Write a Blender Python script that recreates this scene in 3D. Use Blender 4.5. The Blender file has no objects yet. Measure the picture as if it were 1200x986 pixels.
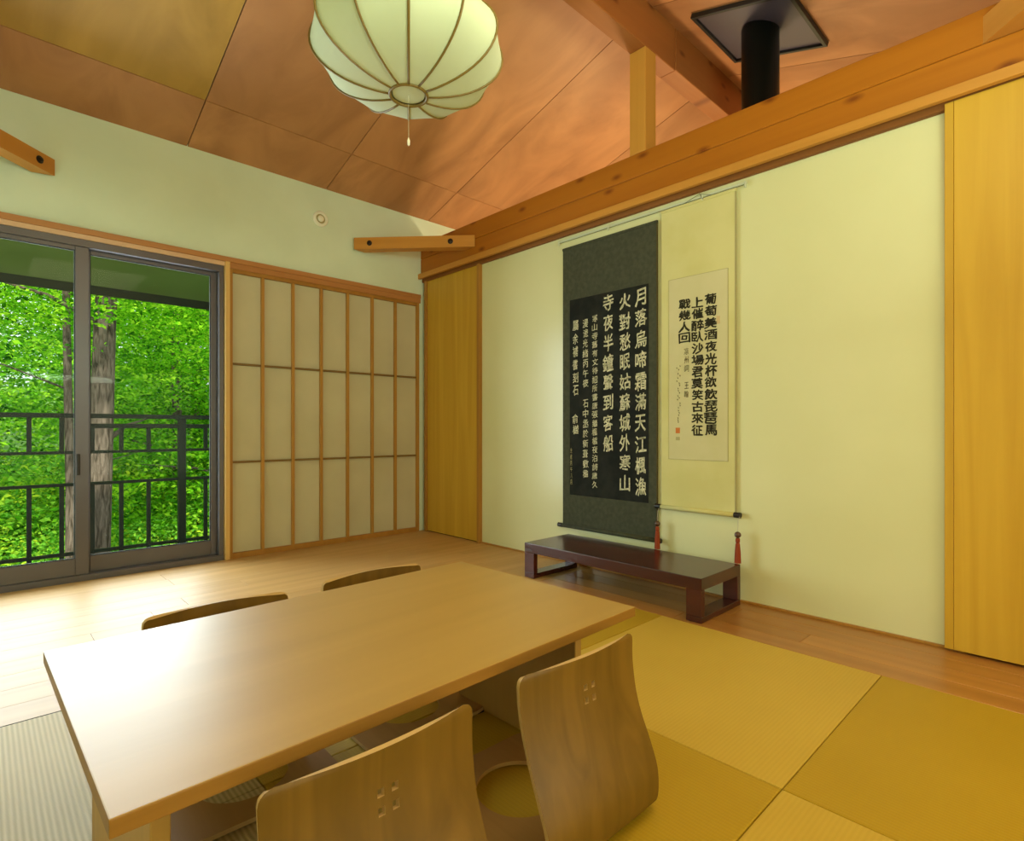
import bpy, bmesh, math, random
from mathutils import Vector, Matrix
R = math.radians
SC = bpy.context.scene
COL = SC.collection

# ------------------------------------------------------------------ camera
CAMZ = .86
cd = bpy.data.cameras.new('camera'); cam = bpy.data.objects.new('camera', cd); COL.objects.link(cam)
cam.location = (0, 0, CAMZ)
cam.rotation_euler = (R(90), 0, -math.atan2(624.0, 654.4))
cd.sensor_width = 36; cd.lens = 654.4 / 1200 * 36
cd.shift_y = 10.2 / 1200
cd.clip_start = .02; cd.clip_end = 400
SC.camera = cam
# ------------------------------------------------------------------ world, sun, lamps, added fills, exposure
W_ = bpy.data.worlds.new('sky'); SC.world = W_; W_.use_nodes = True
bg = W_.node_tree.nodes['Background']; bg.inputs[0].default_value = (.92, .97, 1, 1); bg.inputs[1].default_value = 1.7
def light(name, kind, loc, energy, color, size=1, rot=(0, 0, 0), size_y=None):
    l = bpy.data.lights.new(name, kind); l.energy = energy; l.color = color
    if kind == 'AREA':
        l.size = size
        if size_y: l.shape = 'RECTANGLE'; l.size_y = size_y
    elif kind == 'SUN': l.angle = size
    else: l.shadow_soft_size = size
    o = bpy.data.objects.new(name, l); o.location = loc; o.rotation_euler = rot; COL.objects.link(o); return o
light('sun', 'SUN', (0, -5, 10), 8.0, (1, .95, .82), R(3), (R(38), R(-14), 0))
light('rear_ceiling_lamp', 'AREA', (.9, .0, 2.62), 17, (1, .88, .56), 1.0)  # added warm fill above the view, not a fixture of the room
light('rear_uplight', 'AREA', (.75, -.8, 1.5), 70, (.84, 1, .78), 1.0, (R(172), 0, 0))  # added greenish fill aimed up to brighten ceiling and back wall
light('rear_window_daylight', 'AREA', (1.2, -1.7, .95), 18, (1, .93, .72), 2.4, (R(90), 0, 0), 1.5)  # added low fill from behind, brightens the space under the table
light('next_room_lamp', 'POINT', (4.0, 2.25, 1.35), 92, (1, .76, .46), .15)
light('window_daylight', 'AREA', (.37, 4.35, 1.05), 84, (.86, .93, 1), 1.5, (R(-90), 0, 0), 1.8)
vs = SC.view_settings
vs.view_transform = 'Standard'; vs.look = 'None'; vs.gamma = 1; vs.exposure = 0.0; vs.use_curve_mapping = False

# ------------------------------------------------------------------ materials
def mat(name, col, rough=.6, spec=.5, metal=0):
    m = bpy.data.materials.new(name); m.use_nodes = True
    b = m.node_tree.nodes['Principled BSDF']
    b.inputs['Base Color'].default_value = (*col, 1); b.inputs['Roughness'].default_value = rough
    b.inputs['Specular IOR Level'].default_value = spec; b.inputs['Metallic'].default_value = metal
    return m
def noisemix(m, c1, c2, scale=(1, 1, 1), nscale=4, detail=6, distort=0, lo=.35, hi=.65, bump=0, rand=.0, rot=(0, 0, 0), offs=True):
    """c1/c2 mottling driven by a stretched noise; rand varies value per object"""
    nt = m.node_tree; N = nt.nodes; L = nt.links; b = N['Principled BSDF']
    tc = N.new('ShaderNodeTexCoord'); mp = N.new('ShaderNodeMapping'); mp.inputs['Scale'].default_value = scale
    mp.inputs['Rotation'].default_value = rot
    L.new(tc.outputs['Object'], mp.inputs['Vector'])
    oi = N.new('ShaderNodeObjectInfo')
    if offs:
        mu = N.new('ShaderNodeMath'); mu.operation = 'MULTIPLY'; mu.inputs[1].default_value = 37
        L.new(oi.outputs['Random'], mu.inputs[0]); L.new(mu.outputs[0], mp.inputs['Location'])
    no = N.new('ShaderNodeTexNoise'); no.inputs['Scale'].default_value = nscale; no.inputs['Detail'].default_value = detail
    no.inputs['Distortion'].default_value = distort
    L.new(mp.outputs[0], no.inputs['Vector'])
    rp = N.new('ShaderNodeValToRGB'); rp.color_ramp.elements[0].position = lo; rp.color_ramp.elements[1].position = hi
    rp.color_ramp.elements[0].color = (*c1, 1); rp.color_ramp.elements[1].color = (*c2, 1)
    L.new(no.outputs['Fac'], rp.inputs[0])
    out = rp.outputs[0]
    if rand:
        hs = N.new('ShaderNodeHueSaturation'); mr = N.new('ShaderNodeMapRange')
        mr.inputs[3].default_value = 1 - rand; mr.inputs[4].default_value = 1 + rand
        L.new(oi.outputs['Random'], mr.inputs[0]); L.new(mr.outputs[0], hs.inputs['Value']); L.new(out, hs.inputs['Color'])
        out = hs.outputs[0]
    L.new(out, b.inputs['Base Color'])
    if bump:
        bp = N.new('ShaderNodeBump'); bp.inputs['Strength'].default_value = bump; bp.inputs['Distance'].default_value = .002
        L.new(no.outputs['Fac'], bp.inputs['Height']); L.new(bp.outputs[0], b.inputs['Normal'])
    return m
def wood(name, c1, c2, axis, rough=.45, spec=.4, n=9, rand=.06, stretch=.06, bump=.15, knots=False, detail=7):
    m = mat(name, c1, rough, spec)
    s = [1, 1, 1]; s[axis] = stretch
    noisemix(m, c1, c2, tuple(s), n, detail, 1.2, .3, .7, bump, rand)
    if knots:
        nt = m.node_tree; N = nt.nodes; L = nt.links; b = N['Principled BSDF']
        src = b.inputs['Base Color'].links[0].from_socket
        tc = N.new('ShaderNodeTexCoord'); sp = N.new('ShaderNodeSeparateXYZ'); L.new(tc.outputs['Object'], sp.inputs[0])
        cb = N.new('ShaderNodeCombineXYZ'); L.new(sp.outputs[axis], cb.inputs[0]); L.new(sp.outputs[2 if axis != 2 else 1], cb.inputs[1])
        mp = N.new('ShaderNodeMapping'); mp.inputs['Scale'].default_value = (2.1, 4.6, 1); L.new(cb.outputs[0], mp.inputs[0])
        vo = N.new('ShaderNodeTexVoronoi'); vo.voronoi_dimensions = '2D'; vo.inputs['Scale'].default_value = 1.0; L.new(mp.outputs[0], vo.inputs['Vector'])
        r2 = N.new('ShaderNodeValToRGB'); r2.color_ramp.elements[0].position = .02; r2.color_ramp.elements[1].position = .10
        r2.color_ramp.elements[0].color = (.5, .38, .3, 1); r2.color_ramp.elements[1].color = (1, 1, 1, 1)
        L.new(vo.outputs['Distance'], r2.inputs[0])
        mx = N.new('ShaderNodeMix'); mx.data_type = 'RGBA'; mx.blend_type = 'MULTIPLY'; mx.inputs[0].default_value = 1
        L.new(src, mx.inputs[6]); L.new(r2.outputs[0], mx.inputs[7]); L.new(mx.outputs[2], b.inputs['Base Color'])
    return m
M = {}
M['plaster'] = noisemix(mat('plaster', (.6, .6, .4), .9, .2), (.73, .87, .69), (.78, .92, .74), nscale=3, bump=.05, offs=False)
M['panel_white'] = noisemix(mat('panel_white', (.7, .7, .5), .26, .5), (.72, .72, .40), (.76, .76, .45), nscale=1.5, offs=False)
M['beam'] = wood('beam', (.39, .125, .004), (.49, .17, .008), 1, .5, .35, 7, .05, .05, .1, True)
M['beam_x'] = wood('beam_x', (.30, .10, .02), (.40, .145, .035), 0, .5, .35, 7, .05, .05, .1, True)
M['kamoi'] = wood('kamoi', (.52, .23, .035), (.62, .29, .05), 1, .45, .35, 8)
M['trim_x'] = wood('trim_x', (.46, .20, .06), (.56, .26, .09), 0, .35, .5, 8)
M['trim_pale'] = wood('trim_pale', (.70, .44, .27), (.78, .52, .33), 0, .3, .5, 8)  # paler pink copy of the trim, light on the header put into colour
M['groove'] = wood('groove_wood', (.20, .07, .012), (.27, .10, .02), 1, .6, .3, 8)
M['post'] = wood('post', (.55, .26, .035), (.65, .33, .06), 2, .5, .35, 6, .03, .08, .1, True)
M['brace'] = wood('brace', (.55, .24, .04), (.65, .31, .06), 0, .5, .35, 6)
M['door_wood'] = wood('door_wood', (.55, .31, .025), (.66, .40, .04), 2, .4, .4, 9, .02, .05)
M['door_edge'] = wood('door_edge', (.36, .17, .025), (.46, .22, .04), 2, .45, .4, 9)
M['shoji_wood'] = wood('shoji_wood', (.42, .20, .035), (.50, .26, .05), 2, .5, .4, 9, .02)
M['shoji_dark'] = wood('shoji_dark', (.20, .12, .03), (.26, .15, .04), 0, .5, .4, 9, .02)
M['jamb'] = wood('jamb', (.68, .42, .13), (.76, .50, .18), 2, .4, .5, 9, .02)
M['paper'] = noisemix(mat('paper', (.6, .57, .4), .9, .1), (.58, .55, .38), (.64, .61, .43), nscale=2.5, offs=False)
M['ceil_a'] = wood('ceiling_ply', (.38, .17, .065), (.60, .29, .12), 1, .5, .35, 3.0, .13, .35, .05, False, 9)
M['ceil_b'] = wood('ceiling_ply_olive', (.34, .19, .03), (.52, .30, .06), 1, .5, .35, 3.0, .08, .35, .05, False, 9)
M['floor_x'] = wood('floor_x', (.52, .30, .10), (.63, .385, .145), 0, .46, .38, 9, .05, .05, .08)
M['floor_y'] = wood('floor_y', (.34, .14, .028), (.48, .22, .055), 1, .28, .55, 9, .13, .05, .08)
M['joint'] = mat('joint', (.05, .03, .015), .9, .1)
M['table'] = wood('table_wood', (.47, .29, .055), (.55, .35, .08), 0, .44, .8, 7, .0, .06, .04)
M['table'].node_tree.nodes['Principled BSDF'].inputs['Coat Weight'].default_value = .9; M['table'].node_tree.nodes['Principled BSDF'].inputs['Coat Roughness'].default_value = .42
M['table_side'] = wood('table_side', (.26, .125, .02), (.36, .18, .035), 0, .4, .4, 12, .0, .06)
M['leg'] = wood('leg_wood', (.48, .28, .07), (.56, .33, .09), 2, .45, .4, 9, .0)
M['zaisu'] = wood('zaisu_ply', (.135, .072, .007), (.205, .11, .014), 2, .42, .45, 16, .02, .05, .1)  # backs turned from the window: their shade is put into this darker tone
M['ply_edge'] = mat('ply_edge', (.62, .42, .18), .5, .4)
M['zaisu_seat'] = wood('zaisu_seat', (.36, .19, .05), (.44, .24, .07), 1, .42, .45, 16, .02, .05, .1)
M['lacquer'] = noisemix(mat('lacquer', (.06, .01, .01), .22, .6), (.045, .008, .006), (.085, .016, .010), (1, .1, 1), 8)
M['sash'] = mat('sash', (.13, .125, .145), .32, .5, .35)
M['sash_light'] = mat('sash_light', (.05, .06, .05), .7, .2, 0)
M['rail_metal'] = mat('rail_metal', (.012, .016, .008), .55, .4)
M['soffit'] = noisemix(mat('soffit', (.16, .20, .05), .8, .2), (.15, .19, .05), (.18, .22, .065), nscale=2)
M['fascia'] = mat('fascia', (.03, .035, .02), .7, .3)
M['black'] = mat('black', (.012, .011, .010), .4, .5)
M['pipe'] = mat('stove_pipe', (.010, .013, .009), .42, .5, .3)
M['flash'] = mat('flashing', (.11, .095, .13), .38, .5, .4)
M['bolt'] = mat('bolt', (.05, .04, .035), .35, .5, .8)
M['vent'] = mat('vent_plastic', (.95, .96, .82), .5, .4)
M['shade'] = noisemix(mat('lamp_cloth', (.62, .66, .44), .8, .2), (.58, .66, .46), (.64, .72, .52), nscale=3)
M['rib'] = mat('lamp_rib', (.20, .13, .025), .45, .4)
M['cord'] = mat('cord', (.55, .52, .40), .6)
M['bead'] = mat('bead', (.85, .82, .7), .3)
M['scroll_dark'] = noisemix(mat('scroll_brocade', (.05, .055, .03), .85, .2), (.055, .06, .038), (.075, .08, .05), nscale=40)
M['scroll_edge'] = mat('scroll_edge', (.08, .065, .02), .8, .2)
M['ink_paper'] = noisemix(mat('rubbing', (.012, .014, .012), .8, .2), (.008, .010, .008), (.020, .022, .017), nscale=12)
M['white_ink'] = noisemix(mat('rubbing_white', (.6, .6, .4), .8, .2), (.42, .42, .25), (.78, .74, .52), nscale=60, offs=False)
M['cream'] = noisemix(mat('scroll_cream', (.6, .58, .25), .85, .2), (.64, .60, .25), (.69, .65, .30), nscale=5)
M['cream_paper'] = noisemix(mat('scroll_paper', (.6, .58, .3), .85, .2), (.62, .58, .31), (.67, .62, .36), nscale=5)
M['cream_line'] = mat('cream_line', (.42, .38, .18), .85, .2)
M['ink'] = mat('ink', (.035, .032, .018), .8, .2)
M['ink_faint'] = mat('ink_faint', (.17, .15, .08), .8, .2)
M['seal'] = mat('seal', (.62, .20, .05), .8, .2)
M['seal_faint'] = mat('seal_faint', (.66, .50, .25), .8, .2)
M['tassel'] = mat('tassel', (.30, .05, .012), .7, .3)
M['brass'] = mat('tassel_ball', (.10, .045, .02), .3, .6)
M['hang_rail'] = mat('hang_rail', (.62, .66, .48), .4, .4)
M['string'] = mat('string', (.16, .17, .09), .7)
M['bark'] = noisemix(mat('bark', (.12, .09, .06), .95, .1), (.045, .034, .022), (.19, .145, .11), (9, 9, 1.6), 3, 8, 1, .35, .65, .6)
M['earth'] = noisemix(mat('forest_floor', (.05, .1, .02), .95, .1), (.04, .10, .015), (.13, .26, .05), nscale=1.5)
M['roof'] = mat('roofing', (.1, .1, .1), .8)
def tatami(name, c1, c2, axis, k1=.3, bmp=.12):
    m = mat(name, c1, .55, .35); nt = m.node_tree; N = nt.nodes; L = nt.links; b = N['Principled BSDF']
    tc = N.new('ShaderNodeTexCoord')
    w = N.new('ShaderNodeTexWave'); w.wave_type = 'BANDS'; w.bands_direction = 'XY'[axis]; w.inputs['Scale'].default_value = 28
    w.inputs['Distortion'].default_value = .4; w.inputs['Detail Scale'].default_value = 6
    L.new(tc.outputs['Object'], w.inputs['Vector'])
    w2 = N.new('ShaderNodeTexWave'); w2.wave_type = 'BANDS'; w2.bands_direction = 'YX'[axis]; w2.inputs['Scale'].default_value = 60
    L.new(tc.outputs['Object'], w2.inputs['Vector'])
    no = N.new('ShaderNodeTexNoise'); no.inputs['Scale'].default_value = 3; L.new(tc.outputs['Object'], no.inputs['Vector'])
    ad = N.new('ShaderNodeMath'); ad.operation = 'MULTIPLY_ADD'; ad.inputs[1].default_value = k1; L.new(w.outputs['Fac'], ad.inputs[0])
    a2 = N.new('ShaderNodeMath'); a2.operation = 'MULTIPLY'; a2.inputs[1].default_value = 1 - k1; L.new(no.outputs['Fac'], a2.inputs[0]); L.new(a2.outputs[0], ad.inputs[2])
    rp = N.new('ShaderNodeValToRGB'); rp.color_ramp.elements[0].color = (*c1, 1); rp.color_ramp.elements[1].color = (*c2, 1)
    L.new(ad.outputs[0], rp.inputs[0]); L.new(rp.outputs[0], b.inputs['Base Color'])
    s = N.new('ShaderNodeMath'); s.operation = 'ADD'; L.new(w.outputs['Fac'], s.inputs[0]); L.new(w2.outputs['Fac'], s.inputs[1])
    bp = N.new('ShaderNodeBump'); bp.inputs['Strength'].default_value = bmp; bp.inputs['Distance'].default_value = .002
    L.new(s.outputs[0], bp.inputs['Height']); L.new(bp.outputs[0], b.inputs['Normal'])
    return m
M['tatami_a'] = tatami('tatami_along', (.42, .265, .012), (.52, .335, .02), 0)
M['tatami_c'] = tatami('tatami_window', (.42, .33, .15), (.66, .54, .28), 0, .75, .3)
M['tatami_b'] = tatami('tatami_across', (.54, .36, .045), (.64, .44, .065), 1)  # brighter copy, sheen of the crosswise weave put into the colour
def glassmat():
    m = bpy.data.materials.new('pane_glass'); m.use_nodes = True; nt = m.node_tree; N = nt.nodes; L = nt.links
    N.clear(); o = N.new('ShaderNodeOutputMaterial'); t = N.new('ShaderNodeBsdfTransparent'); t.inputs[0].default_value = (.97, 1, .98, 1)
    g = N.new('ShaderNodeBsdfGlossy'); g.inputs['Roughness'].default_value = .02
    f = N.new('ShaderNodeFresnel'); f.inputs[0].default_value = 1.13; x = N.new('ShaderNodeMixShader')
    L.new(f.outputs[0], x.inputs[0]); L.new(t.outputs[0], x.inputs[1]); L.new(g.outputs[0], x.inputs[2]); L.new(x.outputs[0], o.inputs[0])
    return m
M['glass'] = glassmat()
def leafmat(name, c1, c2, c3):
    m = bpy.data.materials.new(name); m.use_nodes = True; nt = m.node_tree; N = nt.nodes; L = nt.links
    N.clear(); o = N.new('ShaderNodeOutputMaterial')
    d = N.new('ShaderNodeBsdfDiffuse'); t = N.new('ShaderNodeBsdfTranslucent'); x = N.new('ShaderNodeMixShader'); x.inputs[0].default_value = .45
    tc = N.new('ShaderNodeTexCoord'); no = N.new('ShaderNodeTexNoise'); no.inputs['Scale'].default_value = 2.6; no.inputs['Detail'].default_value = 6
    L.new(tc.outputs['Object'], no.inputs['Vector'])
    rp = N.new('ShaderNodeValToRGB'); e = rp.color_ramp.elements; e[0].position = .36; e[0].color = (*c1, 1); e[1].position = .64; e[1].color = (*c3, 1)  # darkest stop puts shadow among the leaves into their varied greens
    k = e.new(.5); k.color = (*c2, 1)
    L.new(no.outputs['Fac'], rp.inputs[0])
    for q in (d, t): L.new(rp.outputs[0], q.inputs[0])
    L.new(d.outputs[0], x.inputs[1]); L.new(t.outputs[0], x.inputs[2]); L.new(x.outputs[0], o.inputs[0]); return m
M['leaf'] = leafmat('maple_leaf', (.02, .13, .006), (.16, .52, .012), (.52, .84, .04))
M['leaf2'] = leafmat('forest_leaf', (.012, .09, .005), (.10, .38, .012), (.36, .74, .03))
M['leaf3'] = leafmat('shrub_leaf', (.06, .26, .02), (.22, .56, .05), (.60, .76, .04))

# ------------------------------------------------------------------ mesh helpers
def link(name, bm, m, parent=None, smooth=False):
    me = bpy.data.meshes.new(name)
    if smooth:
        for f in bm.faces: f.smooth = True
    bm.to_mesh(me); bm.free()
    if m: me.materials.append(m)
    o = bpy.data.objects.new(name, me); COL.objects.link(o)
    if parent: o.parent = parent
    return o
def bx(bm, x0, x1, y0, y1, z0, z1, bev=0, seg=1):
    r = bmesh.ops.create_cube(bm, size=1)
    for v in r['verts']:
        v.co = Vector(((x0 + x1) / 2 + v.co.x * (x1 - x0), (y0 + y1) / 2 + v.co.y * (y1 - y0), (z0 + z1) / 2 + v.co.z * (z1 - z0)))
    if bev:
        es = {e for v in r['verts'] for e in v.link_edges}
        bmesh.ops.bevel(bm, geom=list(es), offset=bev, segments=seg, affect='EDGES', profile=.6)
def box(name, x0, x1, y0, y1, z0, z1, m, parent=None, bev=0, off=None, seg=1):
    bm = bmesh.new()
    ox, oy, oz = off or (0, 0, 0)
    bx(bm, x0 - ox, x1 - ox, y0 - oy, y1 - oy, z0 - oz, z1 - oz, bev, seg)
    return link(name, bm, m, parent)
def lathe(bm, prof, n=24, c=(0, 0, 0), caps=True):
    rings = []
    for r, z in prof:
        rings.append([bm.verts.new((c[0] + r * math.cos(2 * math.pi * k / n), c[1] + r * math.sin(2 * math.pi * k / n), c[2] + z)) for k in range(n)])
    for a, b in zip(rings, rings[1:]):
        for k in range(n): bm.faces.new((a[k], a[(k + 1) % n], b[(k + 1) % n], b[k]))
    for ring, (r, z) in ((rings[0], prof[0]), (rings[-1], prof[-1])):
        if r > .0035 and caps: bm.faces.new(ring)
    return rings
def tube(bm, pts, rads, n=8, closed=False):
    pts = [Vector(p) for p in pts]
    if not isinstance(rads, (list, tuple)): rads = [rads] * len(pts)
    rings = []; N = len(pts); up = Vector((0, 0, 1))
    prev = None
    for i, p in enumerate(pts):
        a = pts[(i - 1) % N] if (closed or i > 0) else p; b = pts[(i + 1) % N] if (closed or i < N - 1) else p
        t = (b - a).normalized()
        u = prev - t * prev.dot(t) if prev else (t.cross(up) if abs(t.z) < .95 else t.cross(Vector((1, 0, 0))))
        u.normalize(); prev = u; w = t.cross(u)
        rings.append([bm.verts.new(p + (u * math.cos(2 * math.pi * k / n) + w * math.sin(2 * math.pi * k / n)) * rads[i]) for k in range(n)])
    L = list(zip(rings, rings[1:])) + ([(rings[-1], rings[0])] if closed else [])
    for a, b in L:
        for k in range(n): bm.faces.new((a[k], b[k], b[(k + 1) % n], a[(k + 1) % n]))
    if not closed:
        bm.faces.new(rings[0]); bm.faces.new(rings[-1])
    bmesh.ops.recalc_face_normals(bm, faces=bm.faces[:])
def thing(name, label, cat, loc=(0, 0, 0), rz=0, group=None):
    o = bpy.data.objects.new(name, None); COL.objects.link(o); o.empty_display_size = .1
    o.location = loc; o.rotation_euler = (0, 0, rz); return tag(o, label, cat, group)
def tag(o, label, cat, group=None):
    o['label'] = label; o['category'] = cat
    if group: o['group'] = group
    return o
def struct(o, label=None, cat=None):
    o['kind'] = 'structure'
    if label: o['label'] = label
    if cat: o['category'] = cat
    return o
def stuff(o): o['kind'] = 'stuff'; return o
rnd = random.Random(7)

# ------------------------------------------------------------------ room measures
W = 2.75; D = 3.966; XL = -.42; YB = -1.75; XR = 5.2
ZC = 2.645; RY = 1.81; ZR = ZC + .3 * (D - RY)
def zc(y): return ZR - .3 * abs(y - RY)

# floor: subfloor, planks, tatami
fl = struct(box('floor', XL - .1, XR, YB - .1, D + .06, -.08, -.012, M['joint']), 'floor of pale wood boards around a square of edgeless straw mats', 'floor')
nrow = 12; y0, y1 = 2.183, D; pw = (y1 - y0) / nrow
for i in range(nrow):
    ya = y0 + i * pw; x = XL; first = True
    while x < W - .01:
        ln = rnd.uniform(.5, 1.7) if first else rnd.choice([1.82, 1.5, 1.2]); first = False
        xe = min(x + ln, W)
        if W - xe < .3: xe = W
        box('floor_plank', x + .0006, xe - .0006, ya + .0006, ya + pw - .0006, -.0145, 0, M['floor_x'], fl, .0004)
        x = xe
nr = 4; x0, x1 = 2.279, W; pw = (x1 - x0) / nr
for i in range(nr):
    xa = x0 + i * pw; y = YB; first = True
    while y < 2.17:
        ln = rnd.uniform(.6, 1.8) if first else 1.82; first = False
        ye = min(y + ln, 2.182)
        if 2.182 - ye < .3: ye = 2.182
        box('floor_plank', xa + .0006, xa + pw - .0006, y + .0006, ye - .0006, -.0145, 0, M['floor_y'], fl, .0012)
        y = ye
xs = [XL, .495, 1.386, 2.278]; ys = [YB, -.372, .52, 1.388, 2.182]
for i in range(3):
    for j in range(4):
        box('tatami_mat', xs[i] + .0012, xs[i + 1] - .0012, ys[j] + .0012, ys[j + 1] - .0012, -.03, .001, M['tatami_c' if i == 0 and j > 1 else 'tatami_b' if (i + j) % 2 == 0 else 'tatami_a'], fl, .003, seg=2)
box('threshold_strip', XL, 2.278, 2.1815, 2.1835, -.01, .0014, M['joint'], fl)
# next room floor
for i in range(6):
    box('floor_plank', W + .1 + i * .39, W + .1 + i * .39 + .388, YB, D, -.0145, 0, M['floor_y'], fl, .0012)

# back wall with the window opening, plaster above
wb = bmesh.new()
WX0, WX1, WZ = XL, 1.163, 1.945
bx(wb, XL - .12, XR, D, D + .14, 1.99, ZC + .02)
bx(wb, WX1 + .02, XR, D + .05, D + .14, 0, 1.99)
bx(wb, 2.69, XR, D, D + .05, 0, 1.99)
bx(wb, XL - .12, XR, D, D + .14, -.6, -.012)
struct(link('wall_back', wb, M['plaster']), 'cream plaster wall above the window and the papered screen', 'wall')
# left wall, rear wall, far wall of next room (gable shaped)
def gable(name, x0, x1):
    bm = bmesh.new(); P = [(YB, 0), (D, 0), (D, zc(D)), (RY, zc(RY)), (YB, zc(YB))]
    a = [bm.verts.new((x0, y, z)) for y, z in P]; b = [bm.verts.new((x1, y, z)) for y, z in P]
    bm.faces.new(a[::-1]); bm.faces.new(b)
    for k in range(5): bm.faces.new((a[k], a[(k + 1) % 5], b[(k + 1) % 5], b[k]))
    bmesh.ops.recalc_face_normals(bm, faces=bm.faces[:])
    return struct(link(name, bm, M['plaster']))
gable('wall_left', XL - .12, XL)
gable('wall_far', XR, XR + .12)
struct(box('wall_rear', XL - .12, XR + .12, YB - .12, YB, 0, zc(YB) + .02, M['plaster']))

# right wall: one long white panel between two wood doors
wr = struct(box('wall_right', W, W + .03, .40, 3.235, .009, 2.14, M['panel_white']), 'long smooth off-white wall panel behind the hanging scrolls', 'wall')
box('backing', W + .03, W + .06, YB, D, .0, 2.17, M['door_edge'], wr)
box('baseboard_right', W - .012, W + .03, .35, 3.23, 0, .010, M['door_edge'], wr, .001)
# left wood door near the corner
d2 = struct(bpy.data.objects.new('door_2', None), 'narrow wood-grain door in the far corner left of the scrolls', 'door'); COL.objects.link(d2)
box('door_panel', W - .015, W + .02, 3.245, 3.90, .008, 2.11, M['door_wood'], d2, .001)
box('door_stile', W - .028, W + .02, 3.212, 3.244, .0, 2.11, M['door_edge'], d2, .002)
box('door_post', W - .03, W + .02, 3.902, 3.93, .0, 2.11, M['door_edge'], d2, .002)
d3 = struct(bpy.data.objects.new('door_3', None), 'tall honey-coloured wood-grain door at the right edge', 'door'); COL.objects.link(d3)
box('door_panel', W - .034, W - .002, -.42, .382, .010, 2.125, M['door_wood'], d3, .001)
box('door_stile', W - .035, W - .002, .383, .411, .010, 2.125, M['door_wood'], d3, .0015)
box('door_panel', W - .034, W - .002, YB, -.425, .010, 2.125, M['door_wood'], d3, .001)
# head track with groove
k = struct(bpy.data.objects.new('trim_1', None), 'slim wooden door track under the big wall beam', 'trim'); COL.objects.link(k)
box('track_face', W - .068, W - .042, YB, D, 2.128, 2.17, M['kamoi'], k, .002)
box('track_groove', W - .026, W + .06, YB, D, 2.106, 2.17, M['groove'], k, .001)

# beams
b = thing('wall_beam', 'long double-stacked knotty orange beam running above the scroll wall', 'beam', (2.71, 1, 2.17))
box('lower_timber', 0, .12, YB - 1, D - 1, 0, .128, M['beam'], b, .004)
box('upper_timber', 0, .12, YB - 1, D - 1, .130, .262, M['beam'], b, .004)
b = thing('beam_post', 'short square wooden post standing on the wall beam under the ridge', 'post', (2.765, 1.808, 2.432))
box('shaft', -.055, .055, -.053, .053, 0, .588, M['post'], b, .003)
b = thing('ridge_beam', 'dark ridge beam under the ceiling peak, spliced beyond the post', 'beam', (2.7, 1.808, 3.02))
box('beam_timber', XL - 2.7, 3.03 - 2.7, -.053, .053, 0, zc(1.76) - 3.02 + .01, M['beam_x'], b, .004)
box('beam_timber', 3.034 - 2.7, XR - 2.7, -.056, .053, .003, zc(1.76) - 3.02 + .01, M['beam_x'], b, .004)
b = tag(box('cross_beam', XL, W - .04, -.40 - .06, -.40 + .06, 2.17, 2.42, M['beam_x'], None, .004), 'orange cross beam behind the camera meeting the wall beam', 'beam')
b = tag(box('side_beam', XL, XL + .1, -.34, D, 2.17, 2.42, M['beam'], None, .004), 'orange beam along the left wall beyond the frame', 'beam')

def brace(label, a, c, z, h=.088, w=.085, ext=.0, bolts=(.13, .80)):
    a = Vector((*a, z)); c = Vector((*c, z)); d = (c - a); L = d.length; ang = math.atan2(d.y, d.x)
    t = thing('corner_brace', label, 'brace', a, ang)
    bm = bmesh.new()
    # mitred ends: cut at 45 degrees to sit flat on wall / beam
    e = w
    P = [(0, -w / 2), (L, -w / 2), (L - ext, w / 2), (ext, w / 2)]
    lo = [bm.verts.new((x, y, 0)) for x, y in P]; hi = [bm.verts.new((x, y, h)) for x, y in P]
    bm.faces.new(lo[::-1]); bm.faces.new(hi)
    for q in range(4): bm.faces.new((lo[q], lo[(q + 1) % 4], hi[(q + 1) % 4], hi[q]))
    bmesh.ops.recalc_face_normals(bm, faces=bm.faces[:])
    link('timber', bm, M['brace'], t)
    for s in bolts:
        bm = bmesh.new(); lathe(bm, [(.020, 0), (.020, .004), (.011, .006), (.011, .014), (.002, .016)], 14)
        bmesh.ops.transform(bm, matrix=Matrix.Translation((s * L, -w / 2, h / 2)) @ Matrix.Rotation(R(90), 4, 'X'), verts=bm.verts)
        link('bolt', bm, M['bolt'], t)
    return t
brace('short pale diagonal brace with two bolts in the far corner', (2.105, D - .01), (2.735, 3.27), 2.238, ext=.05)
brace('dark orange diagonal brace on the back wall at the left edge', (-.41, 3.30), (.268, D - .002), 2.245, ext=.05, bolts=(.2, .90))
brace('diagonal brace at the top right corner of the picture', (2.14, -.335), (2.76, .285), 2.30, h=.10, ext=0, bolts=())

# ceiling panels
ce = bpy.data.objects.new('ceiling', None); COL.objects.link(ce); struct(ce, 'sloping plywood ceiling of large orange panels meeting at a ridge', 'ceiling')
def slab(name, x0, x1, ya, yb, t, m, parent, gap=.0028, dz=0):
    bm = bmesh.new(); vs_ = []
    for (x, y, k2) in [(x0 + gap, ya + gap, 0), (x1 - gap, ya + gap, 0), (x1 - gap, yb - gap, 0), (x0 + gap, yb - gap, 0),
                    (x0 + gap, ya + gap, t), (x1 - gap, ya + gap, t), (x1 - gap, yb - gap, t), (x0 + gap, yb - gap, t)]:
        ym = (ya + yb) / 2; s = -.3 if ym > RY else .3
        vs_.append(bm.verts.new((x, y, ZR + s * (y - RY) + k2 + dz)))
    for f in [(0, 3, 2, 1), (4, 5, 6, 7), (0, 1, 5, 4), (1, 2, 6, 5), (2, 3, 7, 6), (3, 0, 4, 7)]: bm.faces.new([vs_[q] for q in f])
    return link(name, bm, m, parent)
xsm = [XL] + [.03 + .918 * q for q in range(6)] + [XR]
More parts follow.
